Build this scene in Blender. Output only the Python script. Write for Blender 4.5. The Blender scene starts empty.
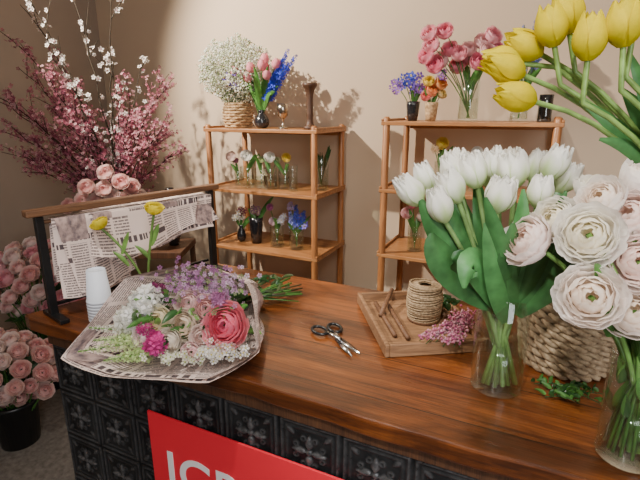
import bpy, math, random
from mathutils import Vector, Matrix
R=random.Random(7)
YAW=math.radians(25.6)
def srgb(r,g,b):
    def l(c):
        c/=255.0
        return c/12.92 if c<=.04045 else ((c+.055)/1.055)**2.4
    return (l(r),l(g),l(b))
# ---------------------------------------------------------------- materials
MATS={}
def newmat(name):
    m=bpy.data.materials.new(name); m.use_nodes=True
    nt=m.node_tree; nt.nodes.clear()
    out=nt.nodes.new('ShaderNodeOutputMaterial')
    MATS[name]=m
    return m,nt,out
def N(nt,t,**kw):
    n=nt.nodes.new(t)
    for k,v in kw.items(): setattr(n,k,v)
    return n
def math_(nt,op,a,b=None,c=None):
    n=nt.nodes.new('ShaderNodeMath'); n.operation=op
    for i,x in enumerate((a,b,c)):
        if x is None: continue
        if isinstance(x,(int,float)): n.inputs[i].default_value=x
        else: nt.links.new(x,n.inputs[i])
    return n.outputs[0]
def mixc(nt,fac,a,b,mode='MIX'):
    n=nt.nodes.new('ShaderNodeMix'); n.data_type='RGBA'; n.blend_type=mode
    for i,x in ((0,fac),(6,a),(7,b)):
        if isinstance(x,(int,float)): n.inputs[i].default_value=x
        elif isinstance(x,(tuple,list)): n.inputs[i].default_value=(*x[:3],1)
        else: nt.links.new(x,n.inputs[i])
    return n.outputs[2]
def coords(nt,scale=(1,1,1),kind='Object',rot=(0,0,0)):
    tc=N(nt,'ShaderNodeTexCoord'); mp=N(nt,'ShaderNodeMapping')
    mp.inputs['Scale'].default_value=scale; mp.inputs['Rotation'].default_value=rot
    nt.links.new(tc.outputs[kind],mp.inputs['Vector']); return mp.outputs[0]
def noise(nt,vec,scale,detail=4,rough=.55,dist=0):
    n=N(nt,'ShaderNodeTexNoise'); n.inputs['Scale'].default_value=scale
    n.inputs['Detail'].default_value=detail; n.inputs['Roughness'].default_value=rough
    n.inputs['Distortion'].default_value=dist
    if vec is not None: nt.links.new(vec,n.inputs['Vector'])
    return n.outputs[0]
def ramp(nt,fac,stops):
    r=N(nt,'ShaderNodeValToRGB'); e=r.color_ramp.elements
    while len(e)<len(stops): e.new(.5)
    for i,(p,c) in enumerate(stops):
        e[i].position=p; e[i].color=(*c[:3],1)
    nt.links.new(fac,r.inputs[0]); return r.outputs[0]
def bump(nt,h,strength,dist=.01):
    b=N(nt,'ShaderNodeBump'); b.inputs['Strength'].default_value=strength; b.inputs['Distance'].default_value=dist
    nt.links.new(h,b.inputs['Height']); return b.outputs[0]
def princ(nt,out,col,rough=.5,metal=0,normal=None,coat=0,spec=.5,crough=.12):
    p=N(nt,'ShaderNodeBsdfPrincipled')
    if isinstance(col,(tuple,list)): p.inputs['Base Color'].default_value=(*col[:3],1)
    else: nt.links.new(col,p.inputs['Base Color'])
    if isinstance(rough,(int,float)): p.inputs['Roughness'].default_value=rough
    else: nt.links.new(rough,p.inputs['Roughness'])
    p.inputs['Metallic'].default_value=metal
    p.inputs['Coat Weight'].default_value=coat; p.inputs['Coat Roughness'].default_value=crough
    p.inputs['Specular IOR Level'].default_value=spec
    if normal is not None: nt.links.new(normal,p.inputs['Normal'])
    if out is not None: nt.links.new(p.outputs[0],out.inputs[0])
    return p
def simple(name,col,rough=.5,metal=0,nscale=20,namt=.15,coat=0,bmp=0):
    m,nt,out=newmat(name)
    n=noise(nt,coords(nt),nscale)
    dark=tuple(c*(1-namt*2) for c in col); lite=tuple(min(1,c*(1+namt)) for c in col)
    c=ramp(nt,n,[(.3,dark),(.7,lite)])
    princ(nt,out,c,rough,metal,bump(nt,n,bmp) if bmp else None,coat)
    return m
def attrmat(name,rough,trans=.25,nscale=90,namt=.12,spec=.3):
    m,nt,out=newmat(name)
    a=N(nt,'ShaderNodeAttribute',attribute_name='Col')
    n=noise(nt,coords(nt),nscale,2)
    c=mixc(nt,1.0,a.outputs['Color'],ramp(nt,n,[(.3,(1-namt*1.5,)*3),(.7,(1,1,1))]),'MULTIPLY')
    p=princ(nt,None,c,rough,spec=spec)
    t=N(nt,'ShaderNodeBsdfTranslucent'); nt.links.new(c,t.inputs[0])
    mx=N(nt,'ShaderNodeMixShader'); mx.inputs[0].default_value=trans
    nt.links.new(p.outputs[0],mx.inputs[1]); nt.links.new(t.outputs[0],mx.inputs[2]); nt.links.new(mx.outputs[0],out.inputs[0])
attrmat('petal',.6,.42,90,.05)
attrmat('petal_sheer',.65,.5,60,.01,.2)
attrmat('leaf',.36,.15,30,.3,.5)
attrmat('twig',.8,0,60,.4)
def glassmat(name,tint,base=.06,edge=.75):
    m,nt,out=newmat(name)
    tr=N(nt,'ShaderNodeBsdfTransparent'); tr.inputs[0].default_value=(*tint,1)
    gl=N(nt,'ShaderNodeBsdfGlossy'); gl.inputs['Roughness'].default_value=.03; gl.inputs[0].default_value=(.95,1,.98,1)
    lw=N(nt,'ShaderNodeLayerWeight'); lw.inputs[0].default_value=.35
    f=math_(nt,'MULTIPLY_ADD',math_(nt,'POWER',lw.outputs['Facing'],2.5),edge,base)
    mx=N(nt,'ShaderNodeMixShader'); nt.links.new(f,mx.inputs[0])
    nt.links.new(tr.outputs[0],mx.inputs[1]); nt.links.new(gl.outputs[0],mx.inputs[2]); nt.links.new(mx.outputs[0],out.inputs[0])
glassmat('glass',(.95,.975,.965))
glassmat('water',(.93,.96,.92),.04,.2)
glassmat('glass_smoke',(.35,.36,.4),.08,.5)
def paint(name,col,col2):
    m,nt,out=newmat(name)
    v=coords(nt)
    n=noise(nt,v,1.3,5,.6); n2=noise(nt,v,220,2)
    c=mixc(nt,n,col,col2)
    princ(nt,out,c,.75,0,bump(nt,n2,.08,.002))
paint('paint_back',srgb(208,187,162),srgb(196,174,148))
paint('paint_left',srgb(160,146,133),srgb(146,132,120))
paint('paint_ceiling',srgb(215,208,198),srgb(205,198,188))
m,nt,out=newmat('concrete')
v=coords(nt); n=noise(nt,v,3,8,.65); n2=noise(nt,v,40,4)
c=mixc(nt,n,srgb(70,66,62),srgb(128,122,114)); c=mixc(nt,.3,c,ramp(nt,n2,[(.35,(.06,.055,.05)),(.65,(.35,.33,.3))]))
princ(nt,out,c,.6,0,bump(nt,n2,.2,.004))
def wood(name,cd,cm,cl,axis='X',rough=.4,coat=0,sc=1.0,planks=0,bmp=.15,ov=.3):
    m,nt,out=newmat(name)
    k={'X':(1,9,9),'Y':(9,1,9),'Z':(9,9,1)}[axis]
    v=coords(nt,tuple(a*sc for a in k))
    n=noise(nt,v,2.2,8,.65,1.2)
    fine=noise(nt,coords(nt,tuple(a*sc*(1 if a==1 else 5) for a in k)),5,4,.7,.4)
    c=ramp(nt,n,[(.28,cd),(.48,cm),(.72,cl)])
    c=mixc(nt,ov,c,ramp(nt,fine,[(.35,tuple(x*.45 for x in cd)),(.6,cl)]),'MIX')
    if planks:
        big=noise(nt,coords(nt,(.9,3.2,3)),2.0,5,.6,.8)
        c=mixc(nt,1.0,c,ramp(nt,big,[(.38,(.30,.26,.24)),(.52,(.8,.76,.74)),(.68,(1.0,.97,.92))]),'MULTIPLY')
        sep=N(nt,'ShaderNodeSeparateXYZ'); nt.links.new(coords(nt),sep.inputs[0])
        wob=math_(nt,'MULTIPLY_ADD',noise(nt,coords(nt),1.2,2),.02,0)
        y=math_(nt,'ADD',sep.outputs[1],wob)
        q=math_(nt,'MULTIPLY',y,1/planks); fr=math_(nt,'FRACT',q); idx=math_(nt,'FLOOR',q)
        wn=N(nt,'ShaderNodeTexWhiteNoise',noise_dimensions='1D'); nt.links.new(idx,wn.inputs['W'])
        tone=ramp(nt,wn.outputs[0],[(0,(.66,.62,.58)),(1,(1,1,1))])
        c=mixc(nt,1.0,c,tone,'MULTIPLY')
        seam=math_(nt,'LESS_THAN',fr,.018)
        c=mixc(nt,seam,c,(.012,.006,.003))
    rg=ramp(nt,fine,[(.3,(rough*1.3,)*3),(.7,(rough*.8,)*3)])
    princ(nt,out,c,rg,0,bump(nt,fine,bmp,.003),coat)
wood('wood_counter',srgb(50,24,12),srgb(112,60,27),srgb(172,102,48),'X',.32,.32,1.0,.17,.16)
wood('wood_shelf',srgb(110,66,34),srgb(162,105,58),srgb(196,140,88),'X',.45,.1,1.5)
wood('wood_post',srgb(104,62,32),srgb(156,98,52),srgb(188,130,78),'Z',.45,.1,1.5)
wood('wood_old',srgb(58,36,24),srgb(104,70,46),srgb(134,96,66),'X',.6,0,2)
wood('wood_tray',srgb(80,54,36),srgb(132,96,66),srgb(168,128,92),'X',.6,0,3)
wood('wood_dark',srgb(44,28,18),srgb(78,50,34),srgb(104,70,46),'Z',.5,0,2)
simple('black_metal',(.012,.012,.013),.4,.3,30)
simple('black_plastic',(.012,.013,.014),.35,0,30)
simple('chrome',(.6,.61,.63),.22,1,60,.08)
simple('silver_mercury',(.55,.5,.42),.25,1,80,.3)
simple('dark_ceramic',(.02,.021,.026),.2,0,20,.2,.5)
simple('blue_glass_ceramic',(.2,.36,.42),.1,0,20,.1,.5)
simple('paper_cup',srgb(226,234,246),.55,0,20,.03)
simple('sign_red',srgb(238,44,62),.5,0,3,.03)
simple('sign_white',(.95,.95,.95),.5,0,3,.01)
m,nt,out=newmat('black_tin')
v=coords(nt); n=noise(nt,v,10,8,.7); n2=noise(nt,v,90,3,.6)
a=N(nt,'ShaderNodeAttribute',attribute_name='Col')
wear=math_(nt,'MULTIPLY',a.outputs['Fac'],ramp(nt,n2,[(.3,(.25,)*3),(.66,(1,1,1))]))
c=mixc(nt,ramp(nt,n,[(.42,(0,0,0)),(.78,(.7,.7,.7))]),(.014,.015,.017),(.08,.085,.09))
c=mixc(nt,wear,c,(.24,.24,.25))
princ(nt,out,c,ramp(nt,n2,[(.3,(.26,)*3),(.7,(.45,)*3)]),.5,bump(nt,n2,.12,.002))
# newsprint (uv in metres)
m,nt,out=newmat('newsprint')
tc=N(nt,'ShaderNodeTexCoord'); sp=N(nt,'ShaderNodeSeparateXYZ'); nt.links.new(tc.outputs['UV'],sp.inputs[0])
U,V=sp.outputs[0],sp.outputs[1]
LN=135
line=math_(nt,'LESS_THAN',math_(nt,'FRACT',math_(nt,'MULTIPLY',V,LN)),.5)
cb=N(nt,'ShaderNodeCombineXYZ'); nt.links.new(math_(nt,'MULTIPLY',U,240),cb.inputs[0]); nt.links.new(math_(nt,'FLOOR',math_(nt,'MULTIPLY',V,LN)),cb.inputs[1])
wd=math_(nt,'GREATER_THAN',noise(nt,cb.outputs[0],1,1),.42)
col_=math_(nt,'LESS_THAN',math_(nt,'FRACT',math_(nt,'MULTIPLY',U,17)),.85)
body=math_(nt,'MULTIPLY',math_(nt,'MULTIPLY',line,wd),col_)
cbb=N(nt,'ShaderNodeCombineXYZ'); nt.links.new(math_(nt,'FLOOR',math_(nt,'MULTIPLY',U,17)),cbb.inputs[0]); nt.links.new(math_(nt,'FLOOR',math_(nt,'MULTIPLY',V,9.7)),cbb.inputs[1])
wnb=N(nt,'ShaderNodeTexWhiteNoise',noise_dimensions='2D'); nt.links.new(cbb.outputs[0],wnb.inputs['Vector'])
body=math_(nt,'MULTIPLY',body,math_(nt,'GREATER_THAN',wnb.outputs[0],.15))
hrf=math_(nt,'ADD',math_(nt,'MULTIPLY',V,6.1),math_(nt,'MULTIPLY',math_(nt,'FLOOR',math_(nt,'MULTIPLY',U,5.67)),.37))
hr=math_(nt,'FRACT',hrf)
hmask=math_(nt,'LESS_THAN',hr,.17)
cb2=N(nt,'ShaderNodeCombineXYZ'); nt.links.new(math_(nt,'MULTIPLY',U,110),cb2.inputs[0]); nt.links.new(math_(nt,'FLOOR',hrf),cb2.inputs[1])
hl=math_(nt,'MULTIPLY',math_(nt,'GREATER_THAN',noise(nt,cb2.outputs[0],1,0),.47),math_(nt,'LESS_THAN',hr,.12))
hl=math_(nt,'MULTIPLY',hl,math_(nt,'GREATER_THAN',hr,.03))
body=math_(nt,'MULTIPLY',body,math_(nt,'SUBTRACT',1,hmask))
cb3=N(nt,'ShaderNodeCombineXYZ'); nt.links.new(math_(nt,'FLOOR',math_(nt,'MULTIPLY',U,8.5)),cb3.inputs[0]); nt.links.new(math_(nt,'FLOOR',math_(nt,'MULTIPLY',V,12.2)),cb3.inputs[1])
wn=N(nt,'ShaderNodeTexWhiteNoise',noise_dimensions='2D'); nt.links.new(cb3.outputs[0],wn.inputs['Vector'])
pic=math_(nt,'GREATER_THAN',wn.outputs[0],.9)
pn=ramp(nt,noise(nt,coords(nt,(1,1,1),'UV'),45,4),[(.35,srgb(110,98,102)),(.6,srgb(190,165,160))])
ink=math_(nt,'ADD',math_(nt,'MULTIPLY',body,.78),math_(nt,'MULTIPLY',hl,.92))
c=mixc(nt,ink,srgb(236,216,208),srgb(62,52,60))
c=mixc(nt,pic,c,pn)
p=princ(nt,None,c,.8,spec=.2)
t=N(nt,'ShaderNodeBsdfTranslucent'); nt.links.new(c,t.inputs[0])
mx=N(nt,'ShaderNodeMixShader'); mx.inputs[0].default_value=.12
nt.links.new(p.outputs[0],mx.inputs[1]); nt.links.new(t.outputs[0],mx.inputs[2]); nt.links.new(mx.outputs[0],out.inputs[0])
for nm,sc_n,a_,b_ in (('twine',160,(118,96,70),(192,166,132)),('wicker',70,(130,98,64),(214,182,138)),('seagrass',60,(122,100,74),(202,180,148))):
    m,nt,out=newmat(nm); n=noise(nt,coords(nt),sc_n,4)
    princ(nt,out,ramp(nt,n,[(.3,srgb(*a_)),(.7,srgb(*b_))]),.8,0,bump(nt,n,.5,.002))

# ---------------------------------------------------------------- mesh builder
def basis(d):
    d=Vector(d).normalized()
    a=Vector((0,0,1)) if abs(d.z)<.95 else Vector((1,0,0))
    x=a.cross(d).normalized(); y=d.cross(x)
    return Matrix((x,y,d)).transposed()
class MB:
    def __init__(s): s.v=[];s.f=[];s.m=[];s.c=[];s.uv=[];s.names=[];s.pm='petal'
    def mi(s,n):
        if n not in s.names: s.names.append(n)
        return s.names.index(n)
    def patch(s,nu,nv,fn,mat,closeu=False):
        b=len(s.v); k=s.mi(mat); W=nu if closeu else nu+1
        for j in range(nv+1):
            for i in range(W):
                r=fn(i/nu,j/nv)
                s.v.append(tuple(r[0])); s.c.append(r[1]); s.uv.append(r[2] if len(r)>2 else (i/nu,j/nv))
        for j in range(nv):
            for i in range(nu):
                a=b+j*W+i; c=b+j*W+(i+1)%W
                s.f.append((a,c,c+W,a+W)); s.m.append(k)
    def tube(s,pts,rad,seg=6,mat='twig',col=(.1,.3,.05),caps=False):
        pts=[Vector(p) for p in pts]; n=len(pts)
        if isinstance(rad,(int,float)): rad=[rad]*n
        b=len(s.v); k=s.mi(mat); M=None
        for i,p in enumerate(pts):
            d=(pts[min(i+1,n-1)]-pts[max(i-1,0)])
            if d.length<1e-9: d=Vector((0,0,1))
            if M is None: M=basis(d)
            else:
                z=d.normalized(); x=M.col[0]-z*M.col[0].dot(z)
                x=x.normalized() if x.length>1e-6 else basis(d).col[0]
                M=Matrix((x,z.cross(x),z)).transposed()
            for q in range(seg):
                a=2*math.pi*q/seg
                s.v.append(tuple(p+M@Vector((math.cos(a)*rad[i],math.sin(a)*rad[i],0))))
                s.c.append(col); s.uv.append((q/seg,i/n))
        for i in range(n-1):
            for q in range(seg):
                a=b+i*seg+q; c=b+i*seg+(q+1)%seg
                s.f.append((a,c,c+seg,a+seg)); s.m.append(k)
        if caps:
            s.f.append(tuple(b+q for q in range(seg))[::-1]); s.m.append(k)
            s.f.append(tuple(b+(n-1)*seg+q for q in range(seg))); s.m.append(k)
    def lathe(s,prof,at=(0,0,0),seg=24,mat='glass',col=(1,1,1),M=None):
        at=Vector(at); n=len(prof)-1
        def fn(u,v):
            r,z=prof[round(v*n)]; a=2*math.pi*u
            p=Vector((r*math.cos(a),r*math.sin(a),z))
            if M is not None: p=M@p
            return at+p,col
        s.patch(seg,n,fn,mat,True)
    def box(s,lo,hi,mat,col=(1,1,1),M=None,at=(0,0,0)):
        b=len(s.v); k=s.mi(mat)
        for z in (lo[2],hi[2]):
            for x,y in ((lo[0],lo[1]),(hi[0],lo[1]),(hi[0],hi[1]),(lo[0],hi[1])):
                p=Vector((x,y,z))
                if M is not None: p=M@p
                s.v.append(tuple(p+Vector(at))); s.c.append(col); s.uv.append((x,y))
        for f in ((3,2,1,0),(4,5,6,7),(0,1,5,4),(1,2,6,5),(2,3,7,6),(3,0,4,7)):
            s.f.append(tuple(b+i for i in f)); s.m.append(k)
    def blob(s,p,r,mat,col,sq=1):
        b=len(s.v); k=s.mi(mat); x,y,z=p; a=R.random()*1.5
        ca,sa=math.cos(a)*r,math.sin(a)*r
        for q in ((ca,sa,0),(-sa,ca,0),(-ca,-sa,0),(sa,-ca,0),(0,0,r*sq),(0,0,-r*sq)):
            s.v.append((x+q[0],y+q[1],z+q[2])); s.c.append(col); s.uv.append((0,0))
        for f in ((0,1,4),(1,2,4),(2,3,4),(3,0,4),(1,0,5),(2,1,5),(3,2,5),(0,3,5)):
            s.f.append(tuple(b+i for i in f)); s.m.append(k)
    def build(s,name,parent=None,loc=(0,0,0),rotz=0,smooth=True,bevel=0):
        me=bpy.data.meshes.new(name); me.from_pydata(s.v,[],s.f); 
        for n in s.names: me.materials.append(MATS[n])
        me.polygons.foreach_set('material_index',s.m)
        me.polygons.foreach_set('use_smooth',[smooth]*len(s.f))
        ca=me.color_attributes.new('Col','FLOAT_COLOR','POINT')
        ca.data.foreach_set('color',[x for c in s.c for x in (c[0],c[1],c[2],1)])
        ul=me.uv_layers.new(name='UVMap')
        li=[0]*len(me.loops); me.loops.foreach_get('vertex_index',li)
        ul.data.foreach_set('uv',[x for i in li for x in s.uv[i]])
        me.update()
        o=bpy.data.objects.new(name,me); bpy.context.scene.collection.objects.link(o)
        o.location=loc; o.rotation_euler=(0,0,rotz)
        if parent: o.parent=parent
        if bevel:
            b=o.modifiers.new('b','BEVEL'); b.width=bevel; b.segments=2; b.limit_method='ANGLE'
        return o
def root(name,loc,rotz=0):
    e=bpy.data.objects.new(name,None); bpy.context.scene.collection.objects.link(e)
    e.location=loc; e.rotation_euler=(0,0,rotz); e.empty_display_size=.05; return e
def lerp(a,b,t): return tuple(a[i]+(b[i]-a[i])*t for i in range(3))
def jit(c,a=.08):
    k=1+R.uniform(-a,a); return tuple(min(1,max(0,x*k)) for x in c)
def bez(a,b,c,n=8):
    a,b,c=Vector(a),Vector(b),Vector(c)
    return [a*(1-t)**2+b*2*t*(1-t)+c*t*t for t in [i/n for i in range(n+1)]]
# ---------------------------------------------------------------- flowers
def tulip(mb,p,d,H,W,cb,ct,opn=0.0,nu=4,nv=7,ruf=0,extra=0,rib=0):
    p=Vector(p); M=basis(d); a0=R.random()*6
    for k in range(6+extra):
        ac=a0+k*math.pi/3+(.4 if k>5 else 0); inner=k%2; sc=(.88 if inner else 1.0)*(.6 if k>5 else 1); op=opn+R.uniform(0,.08)
        c0=jit(cb,.05); c1=jit(ct,.03); hk=H*R.uniform(.93,1.05); ph=R.random()*6
        def fn(u,v):
            s=v; r=W*sc*(.18+.82*math.sin(math.pi*min(1,(s*.86+.02))**.72))*(1+op*s*1.4)
            if s>.75: r+=W*op*(s-.75)*3
            w=1.02*max(.02,math.sin(math.pi*(.16+.83*s)))**.55
            e=(u*2-1); a=ac+e*w
            rr=r*(1+(.05 if inner==0 else 0)*(1-abs(e)))+ruf*W*math.sin(e*7+ph+s*5)*s
            q=Vector((rr*math.cos(a),rr*math.sin(a),hk*(s*(1-.04*e*e))+ruf*W*.8*math.sin(e*6+ph)*s))
            return p+M@q, lerp(c0,c1,max(0,min(1,s*1.9-rib*max(0,1-abs(e)*2.2)*(1.3-s))))
        mb.patch(nu,nv,fn,mb.pm)
def bloom(mb,p,d,rad,cin,cout,L=5,n0=3,top=158,bot=100,hs=.85,nu=3,nv=4,flare=.1,wid=.62,ruf=.03,dk=.9):
    p=Vector(p); M=basis(d)
    for k in range(L):
        f=(k+1)/L; r0=rad*(.22+.78*f); n=n0+k; pm=math.radians(top+(bot-top)*f); a0=R.random()*6
        for j in range(n):
            ac=a0+2*math.pi*j/n+R.uniform(-.15,.15); hw=math.pi/n*1.5 if n>3 else 1.3
            pj=pm*R.uniform(.9,1.07); cc=jit(lerp(cin,cout,f),.03); rj=r0*R.uniform(.95,1.05); ph=R.random()*6
            def fn(u,v):
                e=u*2-1; s=v*(1-.16*e*e); phi=.25+(pj-.25)*s
                w=hw*(wid+ (1-wid)*math.sin(math.pi*min(1,v*1.05)*.5))
                r=rj*math.sin(phi)*(1+flare*f*max(0,s-.6)*2.5)+rad*ruf*math.sin(e*5+ph)*v*v
                q=Vector((r*math.cos(ac+e*w),r*math.sin(ac+e*w),-rj*math.cos(phi)*hs+rad*ruf*1.3*math.sin(e*6+ph*2)*v*v))
                return p+M@q, lerp(tuple(x*dk for x in cc),cc,min(1,v*1.3))
            mb.patch(nu,nv,fn,mb.pm)
def leaf(mb,a,tip,w,bend=(0,0,.05),col=(.05,.16,.04),n=7,fold=.35,up=None):
    a=Vector(a); t=Vector(tip); m=(a+t)/2+Vector(bend); pts=bez(a,m,t,n)
    c0=jit(col,.2); c1=jit(tuple(min(1,x*1.25) for x in col),.15)
    R0=Vector((R.uniform(-.5,.5),-1,R.uniform(-.2,.5)))
    def fr(i):
        d=(pts[min(i+1,n)]-pts[max(i-1,0)]).normalized()
        s=d.cross(Vector(up) if up else R0)
        if s.length<1e-4: s=d.cross(Vector((1,0,0)))
        return d,s.normalized()
    def fn(u,v):
        i=round(v*n); d,s=fr(i); e=u*2-1
        ww=w*max(.04,math.sin(math.pi*(.1+.88*v**.85)))**.75
        nn=d.cross(s)
        return pts[i]+s*(ww*e)+nn*(abs(e)*ww*fold), (lerp(c1,c0,abs(e)))
    mb.patch(4,n,fn,'leaf')
def flower5(mb,p,d,r,col,cc=None,n=5):
    M=basis(d); p=Vector(p); k=mb.mi('petal'); a0=R.random()*6
    for j in range(n):
        a=a0+2*math.pi*j/n; b=len(mb.v)
        for (rr,da,z) in ((.1,0,0),(.75,-.5,.12),(1.05,0,.3),(.75,.5,.12)):
            mb.v.append(tuple(p+M@Vector((r*rr*math.cos(a+da),r*rr*math.sin(a+da),r*z)))); mb.c.append(jit(col,.06)); mb.uv.append((0,0))
        mb.f.append((b,b+1,b+2,b+3)); mb.m.append(k)
    if cc: mb.blob(p+M@Vector((0,0,r*.15)),r*.28,'petal',cc)
def rdir(spread=1,up=1):
    return Vector((R.uniform(-1,1)*spread,R.uniform(-1,1)*spread,up)).normalized()
def spire(mb,a,b,r,col,n=30,st=(.08,.2,.05)):
    a=Vector(a);b=Vector(b); mb.tube([a,(a+b)/2,b],[.002,.002,.001],5,'leaf',st)
    for i in range(n):
        t=.25+.75*i/n; rr=r*(1.15-t*.8); an=i*2.4
        d=Vector((math.cos(an),math.sin(an),.3)); flower5(mb,a.lerp(b,t)+d*rr*.5,d,rr*.75,jit(col,.25))
# ---------------------------------------------------------------- vases
def cyl_vase(parent,r,h,water=.6,name='glass_vase',mat='glass',loc=(0,0,0)):
    mb=MB(); t=.003
    mb.lathe([(0,.0),(r*.97,0),(r,.004),(r,h-.002),(r-t*.5,h),(r-t,h-.002),(r-t,.014),(r*.8,.011),(0,.011)],seg=32,mat=mat)
    mb.build(name,parent,loc)
    if water:
        mb=MB(); rw=r-t-.0006
        mb.lathe([(0,.0125),(rw,.0125),(rw,h*water),(0,h*water)],seg=32,mat='water'); mb.build('water',parent,loc)
def shaped_vase(parent,prof,mat,name='vase_body',loc=(0,0,0)):
    mb=MB(); pr=[(0,0)]+prof+[(max(.002,r-.003),z) for r,z in reversed(prof[1:])]+[(0,.006)]
    mb.lathe(pr,seg=24,mat=mat); mb.build(name,parent,loc)
BULB=lambda r,h:[(r*.6,0),(r*.95,h*.18),(r,h*.38),(r*.8,h*.62),(r*.45,h*.8),(r*.42,h*.9),(r*.55,h)]
TAPER=lambda r,h:[(r*.7,0),(r*.85,h*.4),(r*.95,h*.8),(r,h)]
GREEN=(.09,.25,.05); DG=(.035,.11,.03); LG=(.2,.4,.09)

# ================================================================ ROOM
def roombox(name,lo,hi,mat):
    mb=MB(); mb.box(lo,hi,mat); mb.build(name,smooth=False)
roombox('floor',(-3.3,-2.6,-.1),(2.7,2.84,0),'concrete')
roombox('ceiling',(-3.3,-2.6,3.1),(2.7,2.84,3.2),'paint_ceiling')
roombox('wall_back',(-3.2,2.74,0),(2.6,2.84,3.1),'paint_back')
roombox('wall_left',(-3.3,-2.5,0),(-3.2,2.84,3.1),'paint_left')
roombox('wall_right',(2.6,-2.5,0),(2.7,2.84,3.1),'paint_back')
roombox('wall_front',(-3.3,-2.6,0),(2.7,-2.5,3.1),'paint_back')
roombox('baseboard_back',(-3.185,2.722,0),(2.6,2.739,.11),'paint_ceiling')
roombox('baseboard_left',(-3.199,-2.5,0),(-3.183,2.72,.11),'paint_left')

# ================================================================ COUNTER
ctr=root('shop_counter',(0,0,0))
def prism(mb,poly,z0,z1,mat,sub=0):
    b=len(mb.v); n=len(poly); k=mb.mi(mat)
    for z in (z0,z1):
        for x,y in poly: mb.v.append((x,y,z)); mb.c.append((1,1,1)); mb.uv.append((x,y))
    mb.f.append(tuple(b+i for i in range(n))[::-1]); mb.m.append(k)
    mb.f.append(tuple(b+n+i for i in range(n))); mb.m.append(k)
    for i in range(n):
        j=(i+1)%n; mb.f.append((b+i,b+j,b+n+j,b+n+i)); mb.m.append(k)
mb=MB()
poly=[]
nn=60
for i in range(nn+1):
    x=-1.385+2.385*i/nn
    poly.append((x,.771+.004*math.sin(x*9)+.002*math.sin(x*31)+(.012 if i==0 else 0)))
poly+=[(1.0,1.45),(-1.165,1.45),(-1.24,1.22),(-1.32,.98)]
prism(mb,poly,.908,.95,'wood_counter')
mb.build('countertop',ctr,smooth=False,bevel=.005)
mb=MB(); prism(mb,[(-1.296,.806),(.98,.806),(.98,1.42),(-1.09,1.42)],0,.907,'black_metal')
mb.build('cabinet_body',ctr,smooth=False)
mb=MB(); mb.box((-1.3,.792,.868),(.98,.81,.908),'wood_dark'); mb.box((-1.3,.79,0),(.98,.81,.06),'black_metal'); mb.build('trim_rails',ctr,smooth=False,bevel=.003)
T=.161
mb=MB()
def tin(mb,ox,oz):
    def Hh(x,z):
        ex=min(x,T-x); ez=min(z,T-z); e=min(ex,ez); h=0
        if e<.004: h=.0
        elif e<.013: h=.005*math.sin(math.pi*(e-.004)/.009)
        elif e<.020: h=0.001
        elif e<.024: h=.0025
        cx=x-T/2; cz=z-T/2; r=math.hypot(cx,cz); a=math.atan2(cz,cx)
        for k in range(4):
            da=math.atan2(math.sin(a-k*math.pi/2),math.cos(a-k*math.pi/2))
            l=r*math.cos(da); q=r*math.sin(da)
            if .008<l<.046:
                w=.010*math.sin(math.pi*((l-.008)/.038)**.7)
                if abs(q)<w: h=max(h,.0055*(1-(q/w)**2)**.5)
            for sg in (-1,1):
                dx=l-.034; dy=q-sg*.015
                rr=math.hypot(dx,dy)
                if .003<rr<.0085: h=max(h,.004*math.sin(math.pi*(rr-.003)/.0055))
            dl=math.atan2(math.sin(a-math.pi/4-k*math.pi/2),math.cos(a-math.pi/4-k*math.pi/2))
            l2=r*math.cos(dl); q2=r*math.sin(dl)
            if .055<l2<.082 :
                w=.007*math.sin(math.pi*(l2-.055)/.027)
                if abs(q2)<w: h=max(h,.004*(1-(q2/w)**2)**.5)
        if r<.009: h=max(h,.006*(1-(r/.009)**2)**.5)
        return h
    n=56
    def fn(u,v):
        h=Hh(u*T,v*T); e=min(u,1-u,v,1-v)*T
        k=min(1,h/.005)**1.5*(.45 if e<.025 else .75)
        return Vector((ox+u*T,-h,oz+v*T)),(k,k,k)
    mb.patch(n,n,fn,'black_tin')
tin(mb,0,0)
o=mb.build('tin_tiles',ctr,(-1.298,.803,.868-5*T))
for ax,cnt in ((0,14),(2,5)):
    a=o.modifiers.new('a','ARRAY'); a.count=cnt; a.use_relative_offset=False; a.use_constant_offset=True
    a.constant_offset_displace=(T if ax==0 else 0,0,T if ax==2 else 0)
sg=root('store_sign',(-.905,.786,.758))
mb=MB(); mb.box((0,0,-.42),(.95,.006,0),'sign_red'); mb.build('sign_board',sg,smooth=False,bevel=.001)
cu=bpy.data.curves.new('sign_text','FONT'); cu.body='JCREW'; cu.size=.165; cu.extrude=.0008; cu.space_character=1.05
cu.offset=.0015
cu.materials.append(MATS['sign_white'])
to=bpy.data.objects.new('sign_text',cu); bpy.context.scene.collection.objects.link(to)
to.parent=sg; to.location=(.05,-.0012,-.222); to.rotation_euler=(math.radians(90),0,0)

# ================================================================ SHELVES
def shelf(x0,x1,zs,name='wooden_shelf_unit'):
    r=root(name,(x0,2.3,0)); w=x1-x0; D=.38
    mb=MB()
    for px in (0.0,w):
        for py in (0.0,D):
            mb.tube([(px,py,0),(px,py,.3),(px,py,zs[0]+.012),(px,py,zs[0]+.022)],[.018,.019,.018,.012],12,'wood_post',(1,1,1),True)
    mb.build('posts',r)
    mb=MB()
    for z in list(zs)+[zs[-1]-.36]:
        mb.box((-.024,-.018,z-.02),(w+.024,D+.018,z),'wood_shelf')
        mb.box((-.024,-.018,z),(-.012,D+.018,z+.012),'wood_shelf')
        mb.box((w+.012,-.018,z),(w+.024,D+.018,z+.012),'wood_shelf')
        mb.box((.02,D-.008,z-.045),(w-.02,D+.004,z-.02),'wood_shelf')
    mb.build('shelf_boards',r,smooth=False,bevel=.003)
LZ=(1.455,1.095,.73); RZ=(1.505,1.165,.815)
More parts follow.
